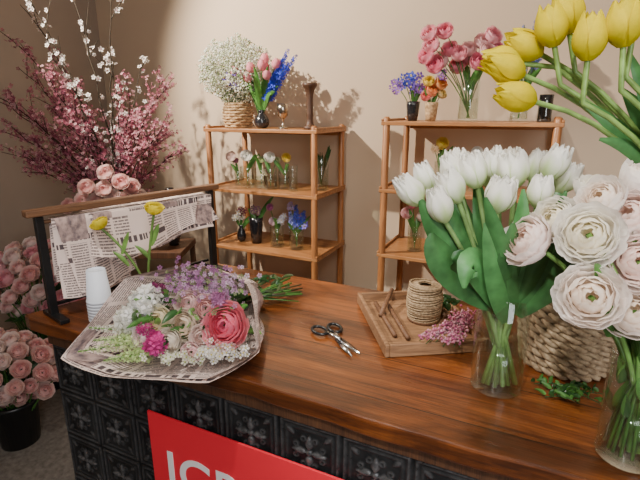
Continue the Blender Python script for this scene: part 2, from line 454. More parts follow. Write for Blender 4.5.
shelf(-1.853,-1.137,LZ); shelf(-.731,.04,RZ)

r=root('babys_breath_basket',(-1.75,2.47,LZ[0]+.001))
mb=MB()
for k in range(9):
    z=.008+k*.0165; rad=.075+.012*math.sin(k/8*math.pi)
    pts=[(math.cos(a)*(rad+.004*math.sin(8*a+k*math.pi)),math.sin(a)*(rad+.004*math.sin(8*a+k*math.pi)),z) for a in [2*math.pi*i/64 for i in range(65)]]
    mb.tube(pts,.009,6,'wicker',(1,1,1))
mb.lathe([(0,.002),(.073,.002),(.073,.14)],seg=20,mat='wicker')
mb.build('wicker_basket',r)
mb=MB(); 
for i in range(90):
    d=rdir(1.2,1); L=R.uniform(.22,.48)
    e=Vector((d.x*L*.75,d.y*L*.45,.1+d.z*L*.95)); e.x-=.02
    mb.tube([(d.x*.03,d.y*.03,.08),e*.55+Vector((0,0,.04)),e],.0011,3,'leaf',(.25,.35,.15))
for i in range(4200):
    a=R.random()*6.283; z=R.uniform(-1,1); q=R.random()**.35
    x=math.cos(a)*math.sqrt(1-z*z)*q; y=math.sin(a)*math.sqrt(1-z*z)*q
    p=Vector((-.0+x*.25,-.01+y*.17,.335+z*q*.19+.02*math.sin(x*9)))
    mb.blob(p,R.uniform(.004,.009),'petal',jit(R.choice([(.98,.98,.9),(.93,.95,.82),(.7,.76,.54)]),.08))
mb.build('babys_breath',r)
r=root('pink_tulip_posy',(-1.545,2.42,LZ[0]+.001))
shaped_vase(r,BULB(.045,.105),'dark_ceramic')
mb=MB()
heads=[(-.11,.0,.27),(-.06,-.03,.26),(-.02,-.06,.31),(.03,0,.36),(.11,-.02,.33),(-.15,-.02,.3),(.0,.05,.32),(.07,-.05,.27),(.05,-.06,.32)]
for h in heads:
    h=Vector(h); mb.tube(bez((h.x*.1,h.y*.1,.06),(h.x*.3,h.y*.3,h.z*.7),h,5),.0028,5,'leaf',GREEN)
    tulip(mb,h,(h.x*1.2,h.y,.3),.062,.025,(.9,.5,.5),R.choice([(.95,.24,.36),(.97,.42,.48)]))
for i in range(14):
    a=R.random()*6.28; leaf(mb,(0,0,.08),(math.cos(a)*.13,math.sin(a)*.1-.03,R.uniform(.17,.34)),.018,(0,0,.07),jit(GREEN,.3))
for b_ in [(.19,.0,.43),(.23,.02,.4),(.16,.02,.4),(.2,-.03,.36),(.14,-.02,.35)]: spire(mb,(0,0,.1),b_,.034,(.06,.10,.75),40)
for i in range(14): flower5(mb,(R.uniform(-.22,-.08),R.uniform(-.08,-.02),R.uniform(.22,.32)),(0,-1,.4),.02,R.choice([(.25,.15,.65),(.9,.85,.75)]),(.8,.6,.1))
mb.build('tulips',r)
r=root('mercury_glass_goblet',(-1.4,2.42,LZ[0]+.001))
mb=MB(); mb.lathe([(0,0),(.03,0),(.028,.006),(.007,.012),(.006,.05),(.012,.056),(.03,.075),(.034,.11),(.031,.14),(.028,.14),(.03,.11),(.02,.075),(0,.07)],seg=24,mat='silver_mercury'); mb.build('goblet',r)
r=root('wooden_candlestick',(-1.195,2.365,LZ[0]+.001))
mb=MB(); mb.lathe([(0,0),(.036,0),(.036,.012),(.028,.02),(.02,.03),(.017,.06),(.02,.075),(.018,.09),(.018,.16),(.02,.185),(.023,.2),(.03,.218),(.04,.23),(.042,.245),(.014,.245),(.014,.225),(0,.225)],seg=24,mat='wood_dark'); mb.build('candlestick_turning',r)
def small(name,x,y,z,r_,h,blooms,mat='glass',shape='cyl',water=.55,stem=GREEN,foliage=0):
    r=root(name,(x,y,z+.001),YAW)
    if shape=='cyl': cyl_vase(r,r_,h,water,mat=mat)
    else: shaped_vase(r,(BULB if shape=='bulb' else TAPER)(r_,h),mat)
    mb=MB()
    for b_ in blooms:
        k,(dx,dy,dz),s,c=b_
        p=Vector((dx,dy,dz)); m_=Vector((dx*.35,dy*.35,dz*.7))
        mb.tube(bez((-dx*.05,0,.015),m_,p,6),.0022,5,'leaf',stem)
        dd=(dx*1.1,dy-.75*dz,dz*.5)
        if k=='b': bloom(mb,p,dd,s,c,lerp(c,(1,1,1),.25),5,3,top=160,bot=112,hs=.95)
        elif k=='t': tulip(mb,p-Vector((0,0,s*.3)),(dx,dy,dz),s*2.4,s,c,c)
        elif k=='s': spire(mb,(dx*.4,dy*.4,dz*.4),p,s,c,26)
        elif k=='d':
            for q in range(11): flower5(mb,p+Vector((R.uniform(-1,1),R.uniform(-1,1),R.uniform(-1,1)))*s,(R.uniform(-.6,.6),-1,R.uniform(0,1)),s*.6,jit(c,.25),(.8,.7,.3))
    for i in range(foliage):
        a=R.random()*6.28; q=R.uniform(.5,1); leaf(mb,(0,0,h*.7),(math.cos(a)*h*.8*q,math.sin(a)*h*.5*q,h*(1+R.uniform(.2,.8))),h*.09,(0,0,h*.2),GREEN)
    mb.build('flowers',r)
W_=(.95,.93,.87); YE=(.95,.75,.02); PK=(.92,.32,.42); BL=(.1,.14,.65); PU=(.35,.18,.6)
m1=LZ[1]
small('bud_vase_flowers',-1.735,2.42,m1,.022,.1,[('b',(-.04,0,.185),.032,(.95,.78,.7)),('b',(-.01,0,.16),.018,(.5,.1,.18))],foliage=3)
small('bud_vase_flowers',-1.65,2.4,m1,.045,.13,[('b',(0,0,.195),.036,W_)],foliage=2)
small('bud_vase_flowers',-1.575,2.44,m1,.042,.12,[('b',(.0,0,.17),.022,(.6,.68,.3))],foliage=3)
small('bud_vase_flowers',-1.49,2.41,m1,.044,.13,[('b',(.0,0,.19),.034,W_),('b',(.04,.03,.17),.02,(.7,.75,.4))],foliage=2)
small('bud_vase_flowers',-1.405,2.44,m1,.042,.12,[('b',(.01,0,.19),.028,YE)],foliage=3)
small('bud_vase_flowers',-1.33,2.4,m1,.03,.15,[],foliage=0)
r=root('bud_vase_greenery',(-1.19,2.5,m1+.001)); cyl_vase(r,.045,.2,.6,mat='glass')
mb=MB()
for i in range(14):
    a=R.random()*6.28; mb.tube(bez((0,0,.02),(math.cos(a)*.02,math.sin(a)*.02,.15),(math.cos(a)*.05,math.sin(a)*.04,R.uniform(.18,.26)),5),.002,4,'leaf',DG)
    leaf(mb,(math.cos(a)*.02,math.sin(a)*.02,.13),(math.cos(a)*.06,math.sin(a)*.05,R.uniform(.2,.27)),.01,(0,0,.03),DG)
mb.build('greenery',r)
m2=LZ[2]
small('bud_vase_flowers',-1.73,2.42,m2,.03,.11,[('d',(-.02,0,.17),.03,(.8,.78,.72)),('d',(.01,0,.2),.025,(.3,.08,.12))],mat='dark_ceramic',shape='bulb',foliage=4)
small('bud_vase_flowers',-1.62,2.43,m2,.045,.17,[('d',(0,0,.21),.03,(.35,.2,.25))],mat='dark_ceramic',shape='taper',foliage=2)
small('bud_vase_flowers',-1.46,2.42,m2,.045,.13,[('b',(-.02,0,.16),.027,(.85,.65,.72)),('d',(.03,0,.17),.03,(.8,.8,.9)),('b',(-.04,0,.25),.022,(.7,.15,.45))],foliage=3)
small('bud_vase_flowers',-1.32,2.42,m2,.045,.12,[('s',(.0,0,.28),.03,BL),('s',(.05,0,.24),.03,BL),('s',(-.04,0,.24),.028,(.35,.4,.85)),('d',(.02,0,.17),.035,(.25,.2,.7)),('d',(-.03,0,.27),.02,(.6,.5,.85))],foliage=5)
t1=RZ[0]
small('bud_vase_flowers',-.63,2.41,t1,.035,.095,[('d',(-.05,0,.19),.037,BL),('d',(-.08,0,.16),.03,PU),('d',(0,0,.19),.037,(.22,.14,.6)),('d',(.02,0,.15),.03,PU),('s',(-.01,0,.24),.02,BL)],mat='dark_ceramic',shape='taper',foliage=4)
small('bud_vase_flowers',-.535,2.4,t1,.034,.09,[('b',(0,0,.15),.034,(.95,.30,.03)),('b',(.04,0,.18),.032,(.95,.42,.04)),('b',(-.03,0,.12),.026,(.85,.12,.1)),('d',(.03,0,.22),.025,PU),('b',(-.02,0,.19),.028,YE),('b',(.05,0,.13),.024,(.9,.7,.2))],mat='wicker',shape='taper',foliage=5)
RP=[(-.2,0,.35),(-.15,.02,.28),(-.18,-.02,.26),(-.11,.0,.33),(-.07,-.02,.31),(-.21,.02,.40),(-.02,0,.33),(.04,0,.365),(.09,0,.39),(.06,-.03,.32),(.0,.03,.3),(-.06,.03,.26),(.12,.02,.34),(-.14,0,.41),(-.22,.0,.30),(.02,-.04,.27)]
small('pink_ranunculus_vase',-.36,2.42,t1,.048,.19,[('b',p,R.uniform(.036,.043),R.choice([(.94,.30,.42),(.95,.42,.5),(.95,.6,.6),(.9,.2,.34)])) for p in RP],foliage=3)
small('delphinium_vase',-.13,2.44,t1,.04,.16,[('s',(-.02,0,.42),.025,(.12,.18,.6)),('s',(.03,0,.44),.025,(.1,.14,.5)),('s',(.09,0,.4),.022,(.2,.25,.65)),('d',(0,0,.3),.04,(.7,.7,.8))],foliage=5)
small('bud_vase_flowers',-.02,2.42,t1,.03,.12,[],mat='glass_smoke')
mz=RZ[1]
small('bud_vase_flowers',-.47,2.42,mz,.035,.14,[('b',(0,0,.23),.032,YE),('d',(-.04,0,.2),.02,(.8,.6,.4))],foliage=3)
small('bud_vase_flowers',-.3,2.42,mz,.035,.12,[('b',(0,0,.19),.03,W_)],foliage=3)
lz=RZ[2]
small('bud_vase_flowers',-.585,2.42,lz,.04,.14,[('b',(-.05,0,.21),.032,(.95,.6,.6)),('b',(.03,0,.19),.028,(.92,.75,.65)),('t',(-.02,0,.24),.02,PK)],foliage=5)
small('bud_vase_flowers',-.3,2.42,lz,.038,.14,[('b',(0,0,.2),.03,PK)],foliage=4)

# ================================================================ BRANCH ARRANGEMENT
r=root('plant_stand',(-2.26,2.03,0),YAW)
mb=MB(); mb.box((-.25,-.17,.70),(.33,.17,.74),'wood_dark')
for sx in (-.23,.31):
    for sy in (-1,1): mb.box((sx-.015,sy*.15-.015,0),(sx+.015,sy*.15+.015,.70),'wood_dark')
mb.box((-.22,-.14,.2),(.3,.14,.22),'wood_dark')
mb.build('stand_frame',r,smooth=False,bevel=.003)
r=root('flowering_branch_vase',(-2.32,2.0,.741),YAW)
shaped_vase(r,[(.08,0),(.1,.15),(.105,.28),(.1,.3)],'dark_ceramic')
mb=MB()
S=.0061
def branch(mb,tip,kind,n_tw):
    tx,tz=(tip[0]-120)*S,(190-tip[1])*S+.33
    dy=R.uniform(-.32,.3)
    a=Vector((R.uniform(-.05,.05),R.uniform(-.05,.05),.1)); c=Vector((tx,dy,tz))
    m_=Vector((tx*.25,dy*.3,.33+(tz-.33)*.55)); pts=bez(a,m_,c,14)
    pts=[p+Vector((R.uniform(-1,1),R.uniform(-1,1),R.uniform(-1,1)))*.008 for p in pts]
    bark=(.07,.035,.025) if kind=='p' else (.06,.045,.03)
    mb.tube(pts,[.007*(1-.75*i/14) for i in range(15)],5,'twig',bark)
    def bloss(p,k):
        for q in range(k):
            o=Vector((R.gauss(0,1),R.gauss(0,1),R.gauss(0,1)))*.012
            if kind=='p': flower5(mb,p+o,o+Vector((0,-.01,.005)),R.uniform(.007,.012),jit(R.choice([(.42,.12,.18),(.58,.24,.3),(.28,.07,.12),(.72,.42,.46)]),.2))
            else: flower5(mb,p+o,o+Vector((0,-.015,.005)),R.uniform(.011,.017),(.95,.92,.88),(.55,.3,.3))
    for i in range(n_tw):
        t=R.uniform(.25,1); b_=pts[int(t*14)]; L=R.uniform(.06,.26)*(1.25-t*.6)
        d=(c-a).normalized()+Vector((R.uniform(-1,1),R.uniform(-1,1),R.uniform(-.5,.9)))*.9
        e=b_+d.normalized()*L
        tw=bez(b_,b_+d.normalized()*L*.5+Vector((0,0,.015)),e,4); mb.tube(tw,[.0028,.0024,.002,.0016,.001],4,'twig',bark)
        for j in range(1,5):
            if kind=='p': bloss(tw[j],R.randint(2,4)); bloss((tw[j]+tw[j-1])/2,2)
            elif R.random()<.45: bloss(tw[j],R.randint(1,2))
    for p in pts[5:]:
        if kind=='p' : bloss(p,2)
        elif R.random()<.5: bloss(p,2)
for tp in [(5,80),(2,112),(6,150),(28,155),(30,70),(55,60),(20,130),(192,88),(196,118),(182,150),(172,75),(60,110),(45,95),(165,130),(90,110),(140,120),(15,95),(70,140),(35,45),(75,80),(110,90),(150,95),(50,165),(125,135)]:
    branch(mb,tp,'p',15)
for tp in [(75,18),(102,-6),(152,12),(90,62),(118,50),(150,62),(136,100),(55,25)]:
    branch(mb,tp,'w',6)
mb.build('blossom_branches',r)
PR=[((.95,.58,.56),(.98,.82,.78)),((.96,.72,.68),(.98,.9,.86)),((.93,.5,.5),(.97,.76,.72))]
mb=MB()
for (u,v) in [(120,177),(138,170),(97,188),(150,185),(110,189),(133,188),(85,193),(122,162),(105,175),(145,176),(127,185)]:
    p=Vector(((u-120)*S,-.19+R.uniform(-.03,.03),(190-v)*S+.31))
    mb.tube(bez((0,-.03,.2),(p.x*.4,-.06,.3),p,5),.003,5,'leaf',GREEN)
    c=R.choice(PR); bloom(mb,p,(p.x,-.9,.5),.046,c[0],c[1],6)
for i in range(14):
    leaf(mb,(0,-.05,.28),(R.uniform(-.2,.2),-.16,R.uniform(.26,.42)),.022,(0,-.02,.04),DG)
mb.build('roses',r)
r=root('dark_bud_vase',(-2.045,2.135,.741)); 
shaped_vase(r,BULB(.05,.36),'dark_ceramic')
def bucket(name,loc,h,rr,heads,rad,cols,leaves=14):
    r=root(name,loc,YAW); mb=MB()
    mb.lathe([(0,0),(rr*.78,0),(rr*.97,h*.93),(rr*1.06,h*.93),(rr*1.06,h),(rr*.95,h),(rr*.93,h*.93),(rr*.74,.006),(0,.006)],seg=32,mat='black_plastic'); mb.build('bucket',r)
    mb=MB()
    for p in heads:
        p=Vector(p); mb.tube(bez((p.x*.2,p.y*.2,.03),(p.x*.4,p.y*.4,p.z*.7),p-Vector((0,0,rad*.5)),5),.003,5,'leaf',GREEN)
        c=R.choice(cols); bloom(mb,p,(p.x*1.5,p.y-.25,.35),rad*R.uniform(.85,1.1),c[0],c[1],6,3,ruf=.05)
    for i in range(leaves):
        a=R.random()*6.28; z=h+R.uniform(0,.15); leaf(mb,(0,0,z),(math.cos(a)*.2,math.sin(a)*.17,z+R.uniform(-.02,.1)),.022,(0,0,.04),DG)
    mb.build('roses',r)
def ball(n,cx,cz,rx,ry,rz):
    o=[]
    for i in range(n):
        z=1-2*(i+.5)/n; a=i*2.39996; q=math.sqrt(1-z*z); k=R.uniform(.88,1.08)
        o.append((cx+rx*q*math.cos(a)*k,ry*q*math.sin(a)*k,cz+rz*z*k))
    return o
bucket('rose_bucket',(-2.15,1.10,0),.235,.105,ball(60,0.0,.40,.23,.17,.15),.038,PR)
bucket('rose_bucket',(-2.48,1.50,0),.34,.13,ball(84,0.04,.66,.28,.2,.19),.042,PR+[((.9,.4,.48),(.95,.62,.64))])

# ================================================================ NEWSPAPER RACK
ang=math.atan2(.60,.15)
rk=root('newspaper_rack',(-1.285,.815,.951),ang)
mb=MB()
for x in (0,.60):
    mb.box((x-.011,-.011,.0),(x+.011,.011,.31),'black_metal')
    mb.box((x-.013,-.08,0),(x+.013,.05,.012),'black_metal')
mb.box((.0,.03,.02),(.6,.04,.03),'black_metal')
mb.build('rack_posts',rk,smooth=False,bevel=.0015)
mb=MB(); mb.box((-.035,-.018,.312),(.635,.018,.332),'wood_old'); mb.build('rack_top_rail',rk,smooth=False,bevel=.004)
mb=MB()
for z,y in ((.292,0),(.2,.02)): mb.tube([(0,y,z),(.6,y,z)],.006,10,'wood_old',(1,1,1))
mb.build('rack_rods',rk)
mb=MB()
def sheet(x0,x1,dropf,dropb,y,skew=0,amp=.008,ph=0,sag=.02):
    tot=dropf+dropb
    def fn(u,v):
        s=v*tot; q=abs(s-dropf)/max(dropf,dropb); x=x0+(x1-x0)*u
        w=(amp*math.sin(u*5+ph)+amp*.45*math.sin(u*13+ph*2+v*3))*q+.02*q*q+.008*q
        if s<dropf: z=.297-(dropf-s); yy=-y-max(w,0)
        else: z=.297-(s-dropf); yy=y+max(w,0)*.5
        if abs(s-dropf)<.012: z=.3
        x+=skew*q
        if s<dropf: z-=sag*math.sin(u*math.pi*1.1+ph)*q
        return Vector((x,yy,z)),(1,1,1),(x-x0+ph,-s+ph*.3)
    mb.patch(22,30,fn,'newsprint')
sheet(.03,.25,.235,.2,.009,-.01,.009,0,.01)
sheet(.035,.23,.215,.18,.018,.03,.009,.5,.02)
sheet(.13,.57,.12,.12,.022,.03,.011,.9,.03)
sheet(.20,.585,.135,.1,.032,-.02,.010,1.7,.025)
sheet(.14,.52,.105,.1,.042,-.04,.010,.3,.035)
mb.build('newspaper_sheets',rk)

# ================================================================ COUNTER OBJECTS
CZ=.951
r=root('paper_cup_stack',(-1.145,.87,CZ)); mb=MB()
pr=[]
for k in range(7):
    z=k*.0095; pr+=[(.0365,z),(.037,z+.004),(.0355,z+.0075),(.0345,z+.0085)]
pr+=[(.026,.155),(.024,.155),(.023,.15),(0,.15)]
mb.lathe(pr,seg=32,mat='paper_cup')
mb.build('cups',r)
r=root('yellow_ranunculus_vase',(-1.085,1.0,CZ),YAW); shaped_vase(r,BULB(.04,.09),'blue_glass_ceramic')
mb=MB()
for h in [(-.115,-.03,.27),(.045,0,.31)]:
    h=Vector(h); mb.tube(bez((0,0,.05),(h.x*.25,0,.17),h,8),.004,6,'leaf',(.22,.42,.1))
    bloom(mb,h+Vector((0,0,.012)),(h.x,-.05,.2),.027,(.85,.74,.03),(.95,.84,.05),6,3,hs=.85)
    leaf(mb,h*.55+Vector((0,0,.03)),h*.55+Vector((.03,0,.1)),.01,(0,0,.01),LG)
    leaf(mb,h*.4+Vector((0,0,.03)),h*.4+Vector((-.04,-.01,.08)),.008,(0,0,.01),LG)
mb.build('ranunculus',r)
# bouquet
bq=root('wrapped_bouquet',(-.80,1.15,CZ),YAW)
rim=[(.018,-.166,.135),(.055,-.284,.09),(.082,-.40,.05),(-.03,-.455,.006),(-.162,-.45,.006),(-.28,-.43,.008),(-.40,-.395,.03),(-.345,-.32,.095),(-.288,-.235,.178),(-.17,-.18,.19),(-.071,-.153,.178)]
def crv(t,P):
    n=len(P); t=(t%1)*n; i=int(t); f=t-i
    p0,p1,p2,p3=[Vector(P[(i+k-1)%n]) for k in range(4)]
    c=.5*((2*p1)+(-p0+p2)*f+(2*p0-5*p1+4*p2-p3)*f*f+(-p0+3*p1-3*p2+p3)*f**3)
    return c.lerp(p1.lerp(p2,f),.6)
cen=Vector((-.13,-.32,.09)); tie=Vector((0,0,.028))
mb=MB()
def wrap(off,sc,ph,u0=0,u1=1):
    def fn(u_,v):
        u=u0+(u1-u0)*u_
        rp=crv(u,rim); rp=cen+(rp-cen)*sc*(1+.015*math.sin(u*31+ph))
        a=2*math.pi*u
        st=tie+Vector((math.cos(a)*.014,0,-math.sin(a)*.014))
        ax=tie.lerp(cen,v); p=st.lerp(rp,v)
        out_=p-ax
        p=p+out_*(.16*math.sin(math.pi*v))
        p+=out_*((.07*math.sin(u*33+ph)+.03*math.sin(u*61+v*7))*math.sin(math.pi*min(1,v*1.0)))
        p.z=max(p.z,.003+off)
        return p,(1,1,1),(u*.95+ph,v*.46)
    mb.patch(110,22,fn,'newsprint',False)
wrap(0,1.0,0); wrap(.003,.955,1.3,.1,.72)
mb.build('newspaper_wrap',bq)
mb=MB()
def st(p,c=GREEN,w=.0025):
    p=Vector(p); mb.tube(bez(tie,tie.lerp(p,.6)+Vector((0,0,-.01)),p,6),w,5,'leaf',c)
for p,rr,ci,co in [((.0,-.392,.116),.054,(.92,.16,.3),(.98,.42,.5)),((-.103,-.375,.108),.038,(.94,.78,.6),(.97,.9,.8)),((-.167,-.36,.112),.037,(.94,.8,.52),(.97,.93,.76)),((-.097,-.335,.15),.036,(.95,.7,.68),(.97,.84,.82)),((-.052,-.35,.142),.033,(.94,.58,.56),(.97,.78,.76)),((-.132,-.40,.08),.03,(.94,.84,.7),(.97,.93,.86)),((-.055,-.395,.09),.027,(.95,.76,.7),(.98,.88,.84)),((-.20,-.39,.085),.026,(.95,.75,.75),(.97,.88,.88)),((-.075,-.415,.06),.024,(.95,.6,.6),(.97,.8,.8))]:
    st(p); bloom(mb,p,Vector(p)-Vector((-.08,-.1,0)) if p[0]<-.01 else (-.12,-.8,.45),rr,ci,co,7,3,ruf=.035)
def carn(p,rr,c,n=60):
    st(p)
    for i in range(n):
        d=Vector((R.gauss(0,1),R.gauss(-.5,1),R.gauss(.5,1))).normalized()
        flower5(mb,Vector(p)+d*rr*R.uniform(.3,.9),d+Vector((R.uniform(-.4,.4),R.uniform(-.4,.4),R.uniform(-.4,.4))),rr*.42,jit(c,.2))
carn((-.155,-.412,.08),.031,(.72,.08,.36)); carn((-.205,-.325,.145),.045,(.97,.97,.9),110); carn((-.238,-.35,.11),.037,(.95,.95,.88),70)
carn((-.185,-.295,.168),.022,(.25,.04,.14),30); carn((-.19,-.385,.1),.02,(.6,.08,.3),30); carn((-.015,-.36,.168),.022,(.5,.22,.42),40)
def spray(c,sp,n,sz,cols_,mid=None):
    for i in range(n):
        p=Vector(c)+Vector((R.gauss(0,1)*sp[0],R.gauss(0,1)*sp[1],R.gauss(0,1)*sp[2]))
        if i%4==0: mb.tube([tie.lerp(p,.55),p],.0009,3,'leaf',(.12,.2,.07))
        flower5(mb,p,(R.uniform(-.5,.5),-1,R.uniform(0,1)),sz*R.uniform(.7,1.2),jit(R.choice(cols_),.15),mid)
spray((-.10,-.285,.185),(.036,.03,.02),230,.0068,[(.48,.24,.46),(.6,.38,.58),(.34,.14,.32),(.2,.26,.12)])
spray((-.02,-.30,.167),(.028,.03,.022),150,.0068,[(.55,.36,.55),(.46,.26,.45),(.66,.54,.66),(.25,.3,.15)])
spray((-.02,-.415,.062),(.034,.010,.010),80,.0085,[(.95,.95,.88)],(.85,.75,.2))
spray((-.10,-.42,.052),(.03,.01,.008),40,.008,[(.88,.9,.75)],(.6,.7,.2))
for a,b_,c in [((-.2,-.38,.07),(-.345,-.405,.055),(.78,.88,.5)),((-.2,-.36,.085),(-.33,-.37,.1),(.93,.94,.8)),((-.18,-.4,.05),(-.28,-.42,.04),(.62,.8,.36)),((-.2,-.37,.07),(-.31,-.395,.08),(.7,.84,.44))]:
    a=Vector(a);b_=Vector(b_); mb.tube([tie,a,b_],.002,5,'leaf',LG)
    for i in range(34):
        t=i/33; an=i*2.4; d=Vector((0,math.cos(an),math.sin(an)))
        flower5(mb,a.lerp(b_,t)+d*.011*(1.2-t),d+Vector((-.5,0,0)),.013*(1.25-t),jit(c,.15))
for i in range(110):
    p=Vector((R.uniform(-.25,.04),R.uniform(-.38,-.26),R.uniform(.05,.15))); q=p+Vector((R.uniform(-.06,.04),R.uniform(-.05,0),R.uniform(-.02,.035)))
    leaf(mb,p,q,.009,(0,0,.01),R.choice([GREEN,DG,LG]))
for i in range(26):
    e=Vector((R.uniform(.07,.17),R.uniform(-.02,.12),R.uniform(.004,.05)))
    mb.tube(bez(tie-Vector((.03,.05,0)),tie,e,4),R.uniform(.0018,.0035),5,'leaf',R.choice([GREEN,(.1,.09,.04),DG]),True)
for i in range(44):
    p=Vector((R.uniform(-.05,.12),R.uniform(.0,.14),R.uniform(.02,.05))); leaf(mb,p,p+Vector((R.uniform(-.04,.05),R.uniform(-.02,.05),R.uniform(-.01,.02))),.006,(0,0,.008),R.choice([DG,(.06,.09,.03)]))
mb.tube([tie+Vector((math.cos(a)*.0175,.004,math.sin(a)*.0175)) for a in [i*math.pi/8 for i in range(17)]],.003,6,'twine',(1,1,1))
mb.build('bouquet_flowers',bq)
# scissors
sc_=root('scissors',(-.447,1.045,CZ),math.atan2(-.185,.093)+YAW)
mb=MB()
for sg_ in (1,-1):
    A=Matrix.Rotation(sg_*math.radians(7),3,'Z'); z=.004+(.003 if sg_>0 else 0)
    b=len(mb.v); k=mb.mi('chrome'); pr=[(0,-.009),(0,.009),(.05,.008),(.095,.001),(.095,-.001),(.05,-.006)]
    for zz in (z,z+.0025):
        for x,y in pr: mb.v.append(tuple(A@Vector((x,y*sg_,zz)))); mb.c.append((1,1,1)); mb.uv.append((0,0))
    n=6; mb.f.append(tuple(b+i for i in range(n))); mb.m.append(k); mb.f.append(tuple(b+n+i for i in range(n))); mb.m.append(k)
    for i in range(n): mb.f.append((b+i,b+(i+1)%n,b+n+(i+1)%n,b+n+i)); mb.m.append(k)
    mb.tube([A@Vector(q) for q in [(.01,0,z+.002),(-.02,-sg_*.004,z+.002),(-.042,-sg_*.006,z+.002)]],[.007,.006,.005],8,'chrome',(1,1,1),True)
    c_=A@Vector((-.065,-sg_*.016,z+.002))
    mb.tube([c_+A@Vector((math.cos(a)*.027,math.sin(a)*.018,0)) for a in [i*math.pi/12 for i in range(25)]],.0045,8,'black_plastic',(1,1,1))
mb.lathe([(0,.003),(.006,.003),(.006,.0115),(0,.0125)],seg=12,mat='chrome')
mb.build('snips',sc_)
# tray
TA=YAW+math.radians(7)
tr=root('wooden_tray',(-.283,1.235,CZ),TA)
mb=MB(); w,d=.125,.165
mb.box((-w,-d,0),(w,d,.012),'wood_tray')
mb.box((-w-.012,-d-.012,0),(-w,d+.012,.036),'wood_tray'); mb.box((w,-d-.012,0),(w+.012,d+.012,.036),'wood_tray')
mb.box((-w,-d-.012,0),(w,-d,.036),'wood_tray'); mb.box((-w,d,0),(w,d+.012,.036),'wood_tray')
mb.build('tray_box',tr,smooth=False,bevel=.003)
tw=root('twine_spool',(-.265,1.256,CZ+.0125)); mb=MB()
mb.lathe([(0,0),(.047,0),(.047,.008),(.02,.009),(.02,.1),(0,.1)],seg=24,mat='wood_old')
mb.lathe([(.03,.008),(.044,.02),(.049,.055),(.044,.095),(.03,.108),(.018,.106)],seg=32,mat='twine')
for j in range(24):
    z=.012+j*.0042; rr=.0445+.0055*math.sin(math.pi*(z-.008)/.1)
    mb.tube([(rr*math.cos(a),rr*math.sin(a),z+.004*math.sin(a+j)) for a in [i*math.pi/14 for i in range(29)]],.0024,5,'twine',(1,1,1))
for j in range(7):
    rr=.022+j*.0035; mb.tube([(rr*math.cos(a),rr*math.sin(a),.109-j*.0008) for a in [i*math.pi/12 for i in range(25)]],.0022,5,'twine',(1,1,1))
mb.build('twine',tw)
r=root('wooden_dowels',(-.283,1.235,CZ+.014),TA); mb=MB()
for a,b_ in [((-.10,.02,.004),(-.03,.15,.03)),((-.09,-.10,.0),(-.09,.12,.0)),((-.06,-.12,0),(-.055,.1,0)),((.07,.05,0),(.06,.15,.0)),((.09,.0,0),(.1,.14,.0))]:
    mb.tube([a,b_],.007,8,'wood_old',(1,1,1),True)
mb.build('dowels',r,(0,0,.007))
r=root('astilbe_sprigs',(-.175,1.12,CZ+.036),YAW); mb=MB()
for k in range(8):
    a=Vector((.075+R.uniform(-.02,.02),.07+R.uniform(-.03,.03),.025)); b_=Vector((-.075+k*.013,-.045+R.uniform(-.02,.02),.006)); mb.tube([a,(a+b_)/2+Vector((0,0,.012)),b_],.0014,4,'leaf',DG)
    for i in range(90):
        t=R.uniform(.05,1); p=a.lerp(b_,t)+Vector((R.gauss(0,1),R.gauss(0,1),R.gauss(0,.7)))*.010*(1.2-t*.7)+Vector((0,0,.012))
        mb.blob(p,R.uniform(.0025,.0048),'petal',jit(R.choice([(.75,.28,.42),(.85,.45,.55),(.55,.15,.3),(.6,.35,.4)]),.2))
mb.build('astilbe',r)
r=root('foliage_clippings',(-.24,1.34,CZ+.014),YAW); mb=MB()
for i in range(34):
    p=Vector((R.uniform(-.03,.05),R.uniform(-.03,.02),R.uniform(0,.03))); leaf(mb,p,p+Vector((R.uniform(-.03,.03),R.uniform(-.02,.02),.015)),.006,(0,0,.008),DG)
mb.build('clippings',r)
r=root('woven_seagrass_basket',(.10,1.19,CZ),YAW); mb=MB()
for k in range(11):
    z=.012+k*.0195; rad=.092+.010*math.sin(k/10*math.pi*.9)
    for ph in (0,math.pi):
        pts=[(math.cos(a)*(rad+.006*math.sin(11*a+ph+k*1.57)),math.sin(a)*(rad+.006*math.sin(11*a+ph+k*1.57)),z+.006*math.cos(11*a+ph+k*1.57)) for a in [2*math.pi*i/110 for i in range(111)]]
        mb.tube(pts,.0068,6,'seagrass',(1,1,1))
mb.lathe([(0,.003),(.085,.003),(.092,.1),(.086,.215)],seg=28,mat='seagrass')
mb.build('basket_weave',r)
r=root('ivy_clippings',(.075,1.03,CZ),YAW); mb=MB()
for k in range(9):
    a=Vector((R.uniform(-.03,.02),R.uniform(-.03,.03),.006)); b_=a+Vector((R.uniform(.02,.1),R.uniform(-.07,.02),.012)); mb.tube([a,(a+b_)/2+Vector((0,0,.01)),b_],.0013,4,'leaf',DG)
    for i in range(9):
        p=a.lerp(b_,i/8)+Vector((0,0,.006)); leaf(mb,p,p+Vector((R.uniform(-.02,.02),R.uniform(-.02,.02),R.uniform(0,.012))),.005,(0,0,.004),R.choice([DG,GREEN]))
mb.build('ivy',r)
